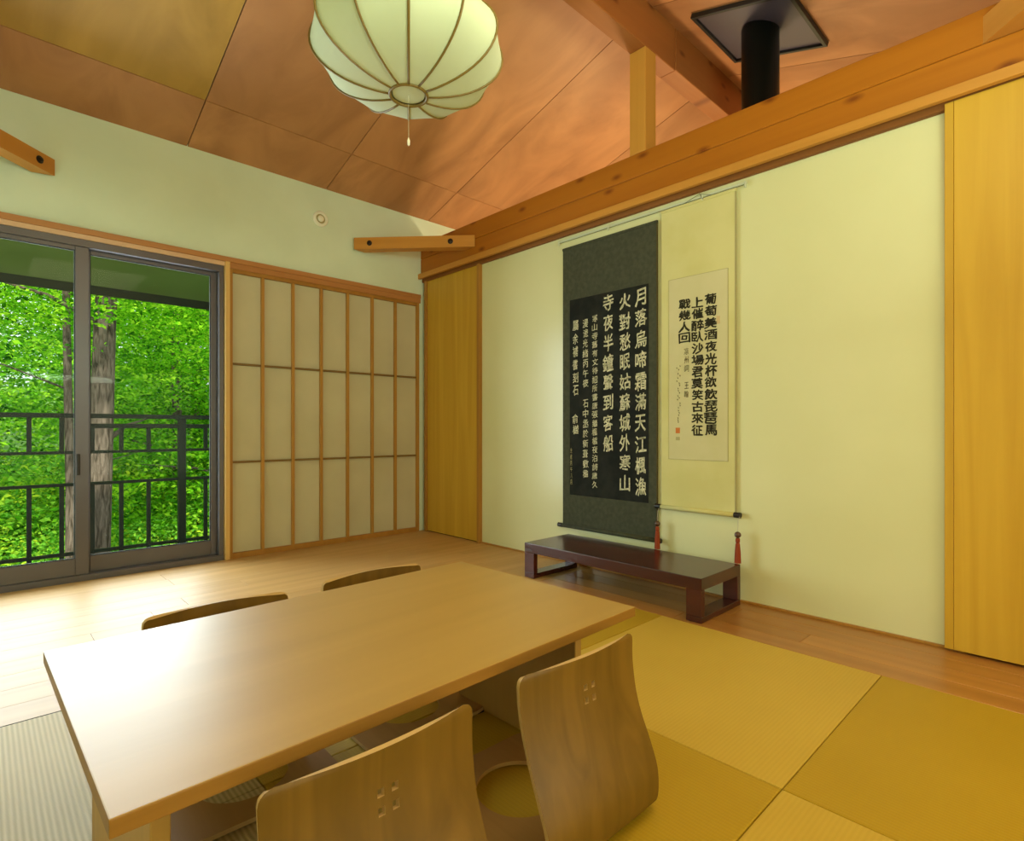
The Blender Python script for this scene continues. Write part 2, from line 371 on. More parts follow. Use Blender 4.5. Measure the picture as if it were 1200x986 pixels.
for i in range(len(xsm) - 1):
    for (ya, yb) in ((3.566, D), (RY, 3.566), (.09, RY), (YB, .09)):
        olive = (xsm[i] < .9 and yb < 3.6) or (i == 2 and False)
        slab('ceiling_panel', xsm[i], xsm[i + 1], ya, yb, .012, M['ceil_b' if olive else 'ceil_a'], ce)
for (ya, yb) in ((RY, D + 1.9), (YB - .4, RY)):
    slab('roof_deck', XL - 1.6, XR + .3, ya, yb, .12, M['roof'], ce, 0, .014)
# soffit over the balcony and its fascia
slab('soffit_board', XL - 1.5, XR, D + .14, 5.84, .012, M['soffit'], ce, 0, -.012)
box('fascia_board', XL - 1.5, XR, 5.84, 5.87, 2.0, 2.24, M['fascia'], ce)

# trims on back wall
t1 = struct(box('trim_2', XL, 2.70, D - .022, D + .02, 1.962, 1.995, M['trim_x'], None, .002), 'thin wooden rail along the top of window and screen', 'trim')
box('head_jamb', XL, WX1 + .03, D - .012, D + .10, 1.935, 1.962, M['trim_pale'], t1, .002)
box('head_track', WX1 + .03, 2.70, D - .016, D + .05, 1.925, 1.962, M['trim_x'], t1, .002)
box('side_jamb', WX1 + .002, WX1 + .030, D - .03, D + .10, 0, 1.962, M['jamb'], t1, .002)

# window
wi = struct(bpy.data.objects.new('window_1', None), 'two-pane sliding glass door with dark metal frame onto the balcony', 'window'); COL.objects.link(wi)
box('window_frame', XL, WX1, D, D + .10, 1.895, 1.935, M['sash'], wi, .002)
box('window_frame', XL, WX1, D - .005, D + .10, -.012, .035, M['sash'], wi, .002)
box('window_frame', WX1 - .028, WX1, D, D + .10, .035, 1.895, M['sash'], wi, .002)
box('window_frame', XL, XL + .03, D, D + .10, .035, 1.895, M['sash'], wi, .002)
def sash(x0, x1, y, stl, str_):
    s = bpy.data.objects.new('window_sash', None); COL.objects.link(s); s.parent = wi
    zt, zb = 1.895, .035
    box('stile', x0, x0 + stl, y, y + .032, zb, zt, M['sash'], s, .002)
    box('stile', x1 - str_, x1, y, y + .032, zb, zt, M['sash'], s, .002)
    box('rail', x0 + stl, x1 - str_, y, y + .032, zb, .128, M['sash'], s, .002)
    box('rail', x0 + stl, x1 - str_, y, y + .032, 1.872, zt, M['sash'], s, .002)
    box('gasket', x0 + stl, x1 - str_, y + .008, y + .014, 1.867, 1.872, M['sash_light'], s)
    box('gasket', x0 + stl, x1 - str_, y + .008, y + .014, .128, .133, M['sash_light'], s)
    box('gasket', x1 - str_ - .005, x1 - str_, y + .008, y + .014, .128, 1.872, M['sash_light'], s)
    box('gasket', x0 + stl, x0 + stl + .005, y + .008, y + .014, .128, 1.872, M['sash_light'], s)
    bm = bmesh.new(); bx(bm, x0 + stl - .004, x1 - str_ + .004, y + .014, y + .018, .124, 1.876); link('pane', bm, M['glass'], s)
    return s
s1 = sash(XL + .03, .452, D + .012, .045, .062)
s2 = sash(.400, WX1 - .028, D + .052, .062, .036)
box('latch', .395, .412, D - .002, D + .012, .60, .72, M['black'], s1, .003)

# papered screen (shoji)
sh = struct(bpy.data.objects.new('door_1', None), 'papered lattice screen with seven columns of three tall panes', 'door'); COL.objects.link(sh)
SX0, SX1, SZ0, SZ1 = WX1 + .032, 2.69, .0, 1.925
Y0 = D - .004
xe = [1.200] + [1.200 + .2105 * q for q in range(1, 7)] + [2.672]
zm = [.035, .640, 1.296, 1.905]
for i in range(7):
    for j in range(3):
        box('paper_pane', xe[i], xe[i + 1], Y0 + .020, Y0 + .023, zm[j], zm[j + 1], M['paper'], sh)
box('frame_stile', SX0, SX0 + .020, Y0 - .006, Y0 + .03, SZ0, SZ1, M['shoji_wood'], sh, .0015)
box('frame_stile', SX1 - .022, SX1, Y0 - .006, Y0 + .03, SZ0, SZ1, M['shoji_wood'], sh, .0015)
box('frame_rail', SX0 + .02, SX1 - .022, Y0 - .006, Y0 + .03, 0, .035, M['door_edge'], sh, .0015)
box('frame_rail', SX0 + .02, SX1 - .022, Y0 - .006, Y0 + .03, 1.900, SZ1, M['door_edge'], sh, .0015)
for i in range(1, 7):
    box('muntin', xe[i] - .0095, xe[i] + .0095, Y0 - .004, Y0 + .020, .035, 1.90, M['shoji_wood'], sh, .001)
for z in (.640, 1.296):
    box('muntin', SX0 + .02, SX1 - .022, Y0 + .004, Y0 + .0215, z - .007, z + .007, M['shoji_dark'], sh, .001)

# round vent on back wall
v = thing('wall_vent', 'small round white vent high on the back wall', 'vent', (1.82, D - .002, 2.412))
bm = bmesh.new(); lathe(bm, [(.056, 0), (.056, .014), (.050, .022), (.038, .022), (.034, .008), (.001, .008)], 32)
bmesh.ops.transform(bm, matrix=Matrix.Rotation(R(90), 4, 'X'), verts=bm.verts); link('rim', bm, M['vent'], v, True)
bm = bmesh.new(); lathe(bm, [(.022, .006), (.022, .020), (.016, .025), (.001, .026)], 24)
bmesh.ops.transform(bm, matrix=Matrix.Rotation(R(90), 4, 'X'), verts=bm.verts); link('knob', bm, M['vent'], v, True)
bm = bmesh.new(); lathe(bm, [(.037, .0085), (.037, .0105), (.022, .0105)], 28)
bmesh.ops.transform(bm, matrix=Matrix.Rotation(R(90), 4, 'X'), verts=bm.verts); link('recess', bm, M['cream_line'], v)  # darker ring inside the vent, the hollow's shade put into its colour

# ------------------------------------------------------------------ chimney
px, py = 3.215, 1.325
p = thing('stove_pipe', 'black round stove pipe rising to the ceiling plate', 'pipe', (px, py, 0))
bm = bmesh.new(); zt = zc(py)
lathe(bm, [(.100, .9), (.100, 2.52), (.104, 2.521), (.104, 2.56), (.100, 2.561), (.100, zt - .002)], 40)
bmesh.ops.recalc_face_normals(bm, faces=bm.faces[:]); link('pipe_section', bm, M['pipe'], p, True)
bm = bmesh.new(); lathe(bm, [(.16, 0), (.16, .02), (.101, .03), (.098, .9)], 32); link('floor_collar', bm, M['pipe'], p, True)
fp = thing('chimney_plate', 'square black plate on the sloping ceiling around the stove pipe', 'plate', (px, py, zc(py)))
def plate(name, x0, x1, ya, yb, lo, hi, m):
    bm = bmesh.new(); bx(bm, x0, x1, ya, yb, lo, hi, .001)
    bmesh.ops.transform(bm, matrix=Matrix.Rotation(math.atan(.3), 4, 'X'), verts=bm.verts); return link(name, bm, m, fp)
S = .282
plate('sheet', -S + .01, S - .01, -S + .01, S - .01, -.012, -.004, M['flash'])
for a_ in ((-S, S, -S, -S + .02), (-S, S, S - .02, S), (-S, -S + .02, -S + .02, S - .02), (S - .02, S, -S + .02, S - .02)):
    plate('frame_edge', a_[0], a_[1], a_[2], a_[3], -.026, -.002, M['black'])

# ------------------------------------------------------------------ pendant lamp
LX, LY, LZ = .836, 1.28, 1.885
lp = thing('pendant_lamp', 'round cloth pendant lamp with twelve curved ribs above the low table', 'lamp', (LX, LY, LZ))
A_, C_ = .254, .128; NR = 12
view = math.atan2(-LY, -LX)
def prof(t):   # t from ring (bottom) to top
    r0 = .043
    ang = -math.pi / 2 + .17 + t * (math.pi - .34)
    return A_ * math.cos(ang) ** .92, C_ * math.sin(ang)
bm = bmesh.new(); rows = []
SEG = 8; NT = 22
for j in range(NT + 1):
    r, z = prof(j / NT); row = []
    for k2 in range(NR * SEG):
        ph = view + 2 * math.pi * k2 / (NR * SEG); f = (k2 % SEG) / SEG
        # cloth pulled straight between ribs
        c = math.cos(math.pi / NR) / math.cos((f - .5) * 2 * math.pi / NR)
        rr = r * (1 - (1 - c) * 1.25)
        row.append(bm.verts.new((rr * math.cos(ph), rr * math.sin(ph), z)))
    rows.append(row)
n = NR * SEG
for a2, b2 in zip(rows, rows[1:]):
    for q in range(n): bm.faces.new((a2[q], a2[(q + 1) % n], b2[(q + 1) % n], b2[q]))
link('lamp_shade', bm, M['shade'], lp, True)
bm = bmesh.new(); zb_ = rows and prof(0)[1]
lathe(bm, [(.001, zb_ + .002), (.043, zb_ + .003)], 32, caps=False); link('base_disc', bm, M['shade'], lp)
for q in range(NR):
    ph = view + 2 * math.pi * q / NR; bm = bmesh.new()
    pts = [((prof(j / NT)[0] + .0015) * math.cos(ph), (prof(j / NT)[0] + .0015) * math.sin(ph), prof(j / NT)[1]) for j in range(NT + 1)]
    tube(bm, pts, .0032, 6); link('rib', bm, M['rib'], lp, True)
r0, z0_ = prof(0)
for (rr, zz) in ((r0, z0_), (r0, -z0_)):
    bm = bmesh.new(); tube(bm, [(rr * math.cos(2 * math.pi * q / 32), rr * math.sin(2 * math.pi * q / 32), zz) for q in range(32)], .0045, 8, True); link('ring', bm, M['rib'], lp, True)
bm = bmesh.new(); tube(bm, [(0, 0, -z0_), (0, 0, zc(LY) - LZ)], .004, 8); link('power_cord', bm, M['string'], lp)
bm = bmesh.new(); lathe(bm, [(.001, -z0_ - .002), (.03, -z0_), (.028, -z0_ + .04), (.006, -z0_ + .05)], 20); link('lamp_cap', bm, M['rib'], lp, True)
bm = bmesh.new(); lathe(bm, [(.045, zc(LY) - LZ - .03), (.045, zc(LY) - LZ + .012)], 20); link('ceiling_rose', bm, M['vent'], lp)
bm = bmesh.new(); tube(bm, [(0, 0, z0_), (0, 0, z0_ - .118)], .0006, 6); link('pull_cord', bm, M['cord'], lp)
bm = bmesh.new(); lathe(bm, [(.001, z0_ - .136), (.0035, z0_ - .132), (.004, z0_ - .122), (.001, z0_ - .114)], 10); link('pull_bead', bm, M['bead'], lp, True)

# ------------------------------------------------------------------ low table
TX, TY = .662, 1.165; tw, td = 1.119, .703; TH = .40
tb = thing('low_table', 'long low wooden table in the middle of the straw mats', 'table', (TX, TY, 0), R(1.2))
tt = box('tabletop', -tw / 2, tw / 2, -td / 2, td / 2, TH - .024, TH, M['table'], tb, .002, seg=2)
tt.data.materials.append(M['table_side'])
for p_ in tt.data.polygons:
    if abs(p_.normal.z) < .5: p_.material_index = 1
box('apron', -tw / 2 + .09, tw / 2 - .13, -td / 2 + .13, -td / 2 + .148, TH - .054, TH - .0245, M['table_side'], tb, .001)
box('apron', -tw / 2 + .09, tw / 2 - .13, td / 2 - .148, td / 2 - .13, TH - .054, TH - .0245, M['table_side'], tb, .001)
for lx in (-.481, .466):
    box('leg', lx - .013, lx + .013, -.238, .238, 0.0012, TH - .0245, M['leg'], tb, .002)

# ------------------------------------------------------------------ legless floor chairs
def catmull(P, n):
    out = []
    P = [P[0]] + P + [P[-1]]
    for i in range(1, len(P) - 2):
        for k2 in range(n):
            t = k2 / n
            out.append(tuple(.5 * ((2 * P[i][a]) + (-P[i - 1][a] + P[i + 1][a]) * t + (2 * P[i - 1][a] - 5 * P[i][a] + 4 * P[i + 1][a] - P[i + 2][a]) * t * t + (-P[i - 1][a] + 3 * P[i][a] - 3 * P[i + 1][a] + P[i + 2][a]) * t ** 3) for a in range(len(P[0]))))
    out.append(P[-2]); return out
def rim_solidify(bm, t=.010):
    """second skin along the vertex normals, pale ply edge along every border"""
    bm.normal_update()
    fs = list(bm.faces); twin = {v_: bm.verts.new(v_.co - v_.normal * t) for v_ in list(bm.verts) if v_.link_faces}
    rim = [e for e in bm.edges if len(e.link_faces) == 1]
    for e in rim:
        l = e.link_loops[0]; a_, b_ = l.vert, l.link_loop_next.vert
        f = bm.faces.new((b_, a_, twin[a_], twin[b_])); f.material_index = 1
    for f in fs: bm.faces.new([twin[v_] for v_ in reversed(f.verts)])
    for v_ in [v_ for v_ in bm.verts if not v_.link_faces]: bm.verts.remove(v_)
    bmesh.ops.recalc_face_normals(bm, faces=bm.faces[:])
def floor_chair(label):
    t = thing('floor_chair', label, 'chair', (0, 0, 0), 0, 'legless floor chairs around the low table')
    # profile: y, z, half width, wrap
    K = [(0.0000, 0.0140, 0.1950, 0.0000), (-0.0440, 0.0150, 0.1930, 0.0010), (-0.0680, 0.0280, 0.1820, 0.0040), (-0.0810, 0.0600, 0.1750, 0.0070), (-0.0830, 0.1094, 0.1730, 0.0100), (-0.0680, 0.1614, 0.1735, 0.0140), (-0.0490, 0.2086, 0.1730, 0.0160), (-0.0343, 0.2559, 0.1740, 0.0180), (-0.0240, 0.3078, 0.1770, 0.0190), (-0.0210, 0.3503, 0.1790, 0.0200), (-0.0230, 0.3900, 0.1805, 0.0210)]
    pr_ = catmull(K, 5)
    # make sure rows line up with the four square holes
    zh = [.294, .306, .320, .332]; uh = [-.0175, -.006, .0065, .018]
    def interp(z):
        for a2, b2 in zip(pr_, pr_[1:]):
            if a2[1] <= z <= b2[1]:
                s = (z - a2[1]) / (b2[1] - a2[1] + 1e-9); return tuple(a2[q] + (b2[q] - a2[q]) * s for q in range(4))
    low = [r_ for r_ in pr_ if r_[1] < .287]
    high = sorted([r_ for r_ in pr_ if   .339 < r_[1] < .378] + [interp(z) for z in zh] + [interp(.3815), interp(.3865), pr_[-1]], key=lambda r_: r_[1])
    rows_ = []
    for r_ in low + high:
        if not rows_ or math.hypot(r_[0] - rows_[-1][0], r_[1] - rows_[-1][1]) > .0018: rows_.append(r_)
    us = sorted(set([-1, -.97, -.9, -.8, -.65, -.5, -.35, -.2, -.13, .18, .3, .45, .6, .75, .88, .96, 1] + [u / .1745 for u in uh]))
    bm = bmesh.new(); G = []
    top = pr_[-1][1]; rc = .022
    for (y, z, w, wr_) in rows_:
        ww = w
        if z > top - rc: dz = z - (top - rc); ww = w - rc + math.sqrt(max(0, rc * rc - dz * dz))
        G.append([bm.verts.new((u * ww if abs(u) > .15 else u * .1745, y + wr_ * u * u, z)) for u in us])
    for a2 in range(len(G) - 1):
        za = rows_[a2][1]
        for c2 in range(len(us) - 1):
            ua = us[c2] * .1745
            hole = (abs(za - zh[0]) < 1e-4 or abs(za - zh[2]) < 1e-4) and (abs(ua - uh[0]) < 1e-4 or abs(ua - uh[2]) < 1e-4)
            if not hole: bm.faces.new((G[a2][c2], G[a2][c2 + 1], G[a2 + 1][c2 + 1], G[a2 + 1][c2]))
    bmesh.ops.recalc_face_normals(bm, faces=bm.faces[:])
    rim_solidify(bm)
    o = link('backrest', bm, M['zaisu'], t, True)
    me = o.data; me.materials.append(M['ply_edge'])
    for p_ in me.polygons:
        if p_.material_index == 1: p_.use_smooth = False
    me.set_sharp_from_angle(angle=R(50)) if hasattr(me, 'set_sharp_from_angle') else None
    # seat: rounded rectangle with round hole
    bm = bmesh.new(); n = 64; cx_, cy_, rh = 0, .19, .104
    ya, yb, hw = .001, .365, .196
    ring = [[], [], [], []]
    for q in range(n):
        an = 2 * math.pi * q / n; dx, dy = math.cos(an), math.sin(an)
        tmx = hw / abs(dx) if abs(dx) > 1e-6 else 9; tmy = ((yb - cy_) if dy > 0 else (cy_ - ya)) / abs(dy) if abs(dy) > 1e-6 else 9
        tt = min(tmx, tmy); ox, oy = cx_ + dx * tt, cy_ + dy * tt
        if dy > 0:   # round the front corners
            r_ = .05; kx = abs(ox) - (hw - r_); ky = oy - (yb - r_)
            if kx > 0 and ky > 0:
                l = math.hypot(kx, ky); kx *= r_ / l; ky *= r_ / l; ox = math.copysign(hw - r_ + kx, ox); oy = yb - r_ + ky
        for i_, f in enumerate((0, .12, .6, 1)):
            X = (cx_ + dx * rh) * (1 - f) + ox * f; Y = (cy_ + dy * rh) * (1 - f) + oy * f
            ring[i_].append(bm.verts.new((X, Y, .014 + (.004 if f == 0 else 0) * 0)))
    for i_ in range(3):
        for q in range(n): bm.faces.new((ring[i_][q], ring[i_][(q + 1) % n], ring[i_ + 1][(q + 1) % n], ring[i_ + 1][q]))
    bmesh.ops.recalc_face_normals(bm, faces=bm.faces[:])
    rim_solidify(bm)
    zs = min(v_.co.z for v_ in bm.verts)
    for v_ in bm.verts: v_.co.z += .0045 - zs
    link('seat', bm, M['zaisu_seat'], t).data.materials.append(M['ply_edge'])
    # pads under the seat
    for sx in (-1, 1):
        for yy in (.03, .35): box('foot_pad', sx * .16 - .012, sx * .16 + .012, yy - .012, yy + .012, .0012, .0045, M['black'], t)
    return t
def dup(root, loc, rz, label):
    r_ = root.copy(); COL.objects.link(r_); r_.location = loc; r_.rotation_euler = (0, 0, rz); r_['label'] = label
    for ch in list(root.children):
        c2 = ch.copy(); COL.objects.link(c2); c2.parent = r_
    return r_
ch = floor_chair('bent plywood floor chair, near side of the table, whole back in view')
ch.location = (.919, .752, 0); ch.rotation_euler = (0, 0, R(-1.5))
dup(ch, (.438, .748, 0), R(0), 'bent plywood floor chair, near side of the table, cut off by the bottom edge')
dup(ch, (.470, 1.632, 0), R(178.5), 'floor chair behind the table near the window end, top of its back showing')
dup(ch, (.944, 1.652, 0), R(179), 'floor chair behind the table on the scroll side, a sliver of its back showing')

# ------------------------------------------------------------------ dark low stand
st = thing('low_stand', 'dark red lacquered low stand on the boards under the scrolls', 'stand', (2.495, 1.755, 0))
hx, hy_ = .195, .551
box('stand_top', -hx, hx, -hy_, hy_, .146, .2, M['lacquer'], st, .003, seg=2)
for s in (-1, 1):
    a2, b2 = (-hy_, -hy_ + .075) if s < 0 else (hy_ - .075, hy_)
    box('leg', -hx, -hx + .032, a2, b2, .028, .146, M['lacquer'], st, .002)
    box('leg', hx - .032, hx, a2, b2, .028, .146, M['lacquer'], st, .002)
    box('runner', -hx, hx, a2, b2, .0012, .028, M['lacquer'], st, .002)

# ------------------------------------------------------------------ hanging scrolls
SX = 2.736
def glyph_mesh(bm, ch_, yc, zt, w, h, x, bold=0.0, slant=0.0, cache={}):
    key = ch_
    if key not in cache:
        cu = bpy.data.curves.new('t', 'FONT'); cu.body = ch_; cu.size = 1; cu.resolution_u = 2
        ob = bpy.data.objects.new('t', cu); COL.objects.link(ob)
        dg = bpy.context.evaluated_depsgraph_get(); me = ob.evaluated_get(dg).to_mesh()
        V = [v_.co.copy() for v_ in me.vertices]; F = [tuple(p_.vertices) for p_ in me.polygons]
        ob.evaluated_get(dg).to_mesh_clear(); bpy.data.objects.remove(ob); bpy.data.curves.remove(cu)
        cache[key] = (V, F)
    V, F = cache[key]
    if not V: return
    x0 = min(p_.x for p_ in V); x1 = max(p_.x for p_ in V); y0 = min(p_.y for p_ in V); y1 = max(p_.y for p_ in V)
    sx = w / max(x1 - x0, .45); sy = h / max(y1 - y0, .45); mx = (x0 + x1) / 2; my = (y0 + y1) / 2
    for (ox_, oz_, k_) in ((0, 0, 0), (bold, bold * .5, 1), (-bold, -bold * .5, 2), (bold * .4, -bold, 3), (-bold * .4, bold, 4)):
      vv = []
      for p_ in V:
        lx = (p_.x - mx) * sx + ox_ * w; lz = (p_.y - my) * sy + oz_ * h
        # slight brush wobble
        lz += slant * lx + .03 * h * math.sin(9 * lx / w + yc * 50); lx += .03 * w * math.sin(8 * lz / h + zt * 40)
        vv.append(bm.verts.new((x - k_ * .00006, yc - lx, zt - h / 2 + lz)))
      for f in F:
        try: bm.faces.new([vv[q] for q in f])
        except Exception: pass
def column(bm, text, yc, ztop, zbot, w, x, bold, fill=.86, slant=0):
    n = len(text); st_ = (ztop - zbot) / n
    for i, c2 in enumerate(text):
        if c2 == ' ': continue
        glyph_mesh(bm, c2, yc + rnd.uniform(-.002, .002), ztop - i * st_, w * rnd.uniform(.92, 1.06), st_ * fill * rnd.uniform(.94, 1.04), x, bold, slant)
def flatten(bm, d=Vector((-1, 0, 0))):
    for f in bm.faces:
        f.normal_update()
        if f.normal.dot(d) < 0: f.normal_flip()
# dark rubbing scroll
s1_ = thing('hanging_scroll', 'wide dark scroll with pale characters on a black ground', 'scroll', (SX, 2.045, .238))
def L1(o): return (SX, 2.045, .238)
O = (SX, 2.045, .238)
box('mount', SX, SX + .006, 1.700, 2.392, .245, 2.020, M['scroll_dark'], s1_, .001, O)
box('mount_edge', SX - .001, SX + .007, 1.694, 1.7005, .245, 2.020, M['scroll_edge'], s1_, 0, O)
box('rubbing_sheet', SX - .0016, SX + .001, 1.751, 2.332, .442, 1.684, M['ink_paper'], s1_, 0, O)
box('top_batten', SX - .004, SX + .010, 1.694, 2.394, 2.012, 2.028, M['scroll_dark'], s1_, .002, O)
def rod(parent, y0, y1, z, O, m, cap, r=.012, x=SX - .006):
    bm = bmesh.new(); tube(bm, [(x - O[0], y0 - O[1], z - O[2]), (x - O[0], y1 - O[1], z - O[2])], r, 14); o = link('roller', bm, m, parent, True)
    for a2, b2 in ((y0 - .032, y0), (y1, y1 + .032)):
        bm = bmesh.new(); tube(bm, [(x - O[0], a2 - O[1], z - O[2]), (x - O[0], b2 - O[1], z - O[2])], r * 1.15, 14); link('roller_knob', bm, cap, o)
rod(s1_, 1.70, 2.392, .240, O, M['scroll_dark'], M['black'])
bm = bmesh.new(); X = -.0026
def sub(c2): return c2 - 2.045
def colm(bm, text, y, zt_, zb_2, w, bold, sl=.1): column(bm, text, y - 2.045, zt_ - .238, zb_2 - .238, w, X, bold, .80, sl)
colm(bm, '月落烏啼霜滿天江楓漁', 1.802, 1.664, .462, .074, .018, .16)
colm(bm, '火對愁眠姑蘇城外寒山', 1.909, 1.655, .474, .073, .018, .16)
colm(bm, '寺夜半鐘聲到客船', 2.030, 1.670, .704, .070, .018, .16)
colm(bm, '寒山寺舊有文待詔所書唐張繼楓橋夜泊詩歲久', 2.130, 1.562, .488, .040, .012)
colm(bm, '漫漶光緒丙午筱 石中丞於新葺數楹', 2.203, 1.546, .545, .040, .012)
colm(bm, '屬余補書刻石', 2.284, 1.548, 1.056, .042, .012)
colm(bm, '俞樾', 2.284, .955, .815, .048, .014)
flatten(bm); link('lettering', bm, M['white_ink'], s1_)
bm = bmesh.new(); colm(bm, '光緒丙午八月', 2.318, .74, .50, .014, .004); flatten(bm); link('small_lettering', bm, M['cream_line'], s1_)
# cream scroll
O2 = (SX, 1.461, .43)
s2_ = thing('hanging_scroll', 'narrower cream scroll with black brush characters', 'scroll', O2)
box('mount', SX, SX + .006, 1.253, 1.669, .435, 2.060, M['cream'], s2_, .001, O2)
box('mount_edge', SX - .001, SX + .0075, 1.2475, 1.2535, .435, 2.060, M['cream_line'], s2_, 0, O2)
box('paper_sheet', SX - .0016, SX + .001, 1.288, 1.622, .698, 1.674, M['cream_paper'], s2_, 0, O2)
for a2 in ((1.287, 1.289, .697, 1.675), (1.621, 1.623, .697, 1.675), (1.287, 1.623, 1.6735, 1.6755), (1.287, 1.623, .6965, .6985)):
    box('sheet_border', SX - .0022, SX - .0005, a2[0], a2[1], a2[2], a2[3], M['cream_line'], s2_, 0, O2)
box('top_batten', SX - .004, SX + .010, 1.246, 1.671, 2.052, 2.068, M['cream'], s2_, .002, O2)
rod(s2_, 1.253, 1.669, .432, O2, M['cream'], M['black'])
bm = bmesh.new()
def colc(bm, text, y, zt_, zb_2, w, bold, fill=.88): column(bm, text, y - O2[1], zt_ - O2[2], zb_2 - O2[2], w, X, bold, fill)
colc(bm, '葡萄美酒夜光杯欲飲琵琶馬', 1.379, 1.560, .822, .066, .034)
colc(bm, '上催醉臥沙場君莫笑古來征', 1.453, 1.556, .822, .064, .034)
colc(bm, '戰幾人回', 1.527, 1.556, 1.315, .062, .034)
flatten(bm); link('lettering', bm, M['ink'], s2_)
bm = bmesh.new()
colc(bm, '凉州詞 王翰', 1.517, 1.295, 1.02, .026, .008, .8)
# illegible cursive signature strokes
zz = 1.205
for q in range(8):
    hh = rnd.uniform(.026, .036)
    for s_ in range(3):
        ya2 = 1.567 + rnd.uniform(-.010, .010); za2 = zz - s_ * hh / 3
        pts = [(X - .0002, ya2 - O2[1], za2 - O2[2]), (X - .0002, ya2 - .008 - O2[1], za2 - .004 - O2[2]), (X - .0002, ya2 - .004 - O2[1], za2 - .011 - O2[2])]
        a3 = [bm.verts.new(p_) for p_ in pts] ; bm.faces.new(a3)
    zz -= .040
flatten(bm); stuff(link('small_lettering', bm, M['ink_faint'], s2_))
box('red_seal', SX - .0027, SX - .0015, 1.555, 1.580, .838, .868, M['seal'], s2_, 0, O2)
box('faint_seal', SX - .0027, SX - .0015, 1.330, 1.348, 1.40, 1.44, M['seal_faint'], s2_, 0, O2)
box('faint_seal', SX - .0027, SX - .0015, 1.556, 1.579, .800, .818, M['cream_line'], s2_, 0, O2)
# hanger string to the rail
bm = bmesh.new()
for e in (1.36, 1.56): tube(bm, [(.004, e - O2[1], 2.064 - O2[2]), (-.004, 1.44 - O2[1], 2.094 - O2[2])], .0016, 6)
tube(bm, [(-.002, 1.44 - O2[1], 2.094 - O2[2]), (-.006, 1.42 - O2[1], 2.060 - O2[2])], .0016, 6)
link('hanger_cord', bm, M['string'], s2_)
# picture rail
hr = thing('picture_rail', 'pale thin hanging rail under the beam holding both scrolls', 'rail', (2.742, 1.82, 2.08))
box('rail_bar', -.006, .008, -.625, .61, -.006, .004, M['hang_rail'], hr, .001)
bm = bmesh.new(); tube(bm, [(-.008, -.62, -.012), (-.008, .6, -.012)], .0013, 6); link('rail_wire', bm, M['string'], hr)
for e in (-.62, -.395, .21, .605): box('rail_hook', -.012, .0, e - .004, e + .004, -.024, .006, M['hang_rail'], hr, .001)

# hanging weights with tassels
def weight(label, y):
    z = .425
    t = thing('scroll_weight', label, 'scroll weight', (2.70, y, z), 0, 'tasselled scroll weights')
    bm = bmesh.new(); tube(bm, [(.018, 0, 0), (.004, 0, -.016), (.0, 0, -.075)], .0014, 6); link('loop_cord', bm, M['cord'], t)
    bm = bmesh.new(); bmesh.ops.create_uvsphere(bm, u_segments=16, v_segments=10, radius=.016); bmesh.ops.translate(bm, vec=(0, 0, -.085), verts=bm.verts); link('ball', bm, M['brass'], t, True)
    bm = bmesh.new(); rr = lathe(bm, [(.004, -.10), (.010, -.103), (.011, -.118), (.008, -.124), (.011, -.132), (.014, -.170), (.016, -.2235)], 18)
    for i_, v_ in enumerate(rr[-1] + rr[-2]):
        if i_ % 2: v_.co.x *= .85; v_.co.y *= .85
    link('tassel', bm, M['tassel'], t)
weight('red tassel weight hanging between the two scrolls', 1.672)
weight('red tassel weight hanging from the right end of the cream scroll', 1.222)

# ------------------------------------------------------------------ balcony
bal = struct(box('trim_3', XL - 1.5, XR, D + .14, 5.25, -.26, -.17, M['fascia']), 'dark balcony deck outside the window', 'balcony')
rl = thing('balcony_railing', 'dark metal balcony railing with square balusters outside the window', 'railing', (0, 5.15, -.17))
def rb(name, x0, x1, z0, z1, t=.02): return box(name, x0, x1, 5.15 - t, 5.15 + t, z0, z1, M['rail_metal'], rl, .002, (0, 5.15, -.17))
rb('handrail', -2, 4.6, .942, .975, .028)
rb('rail', .50, 4.6, .868, .902, .014)
rb('rail', -2, 4.6, .680, .702, .014); rb('rail', -2, 4.6, .446, .468, .014); rb('rail', -2, 4.6, -.058, -.034, .014)
for px_ in (1.192, 2.98, -.60):
    rb('railing_post', px_ - .026, px_ + .026, -.17, .942, .026)
for k2 in range(-7, 24):
    x_ = .072 + .178 * k2
    if x_ > 1.1: x_ += .05
    if min(abs(x_ - q) for q in (1.192, 2.98, -.60)) < .06: continue
    rb('baluster', x_ - .0135, x_ + .0135, -.13, .446, .012)
    rb('baluster', x_ - .0135, x_ + .0135, .702, .942 if x_ < .5 else .868, .012)

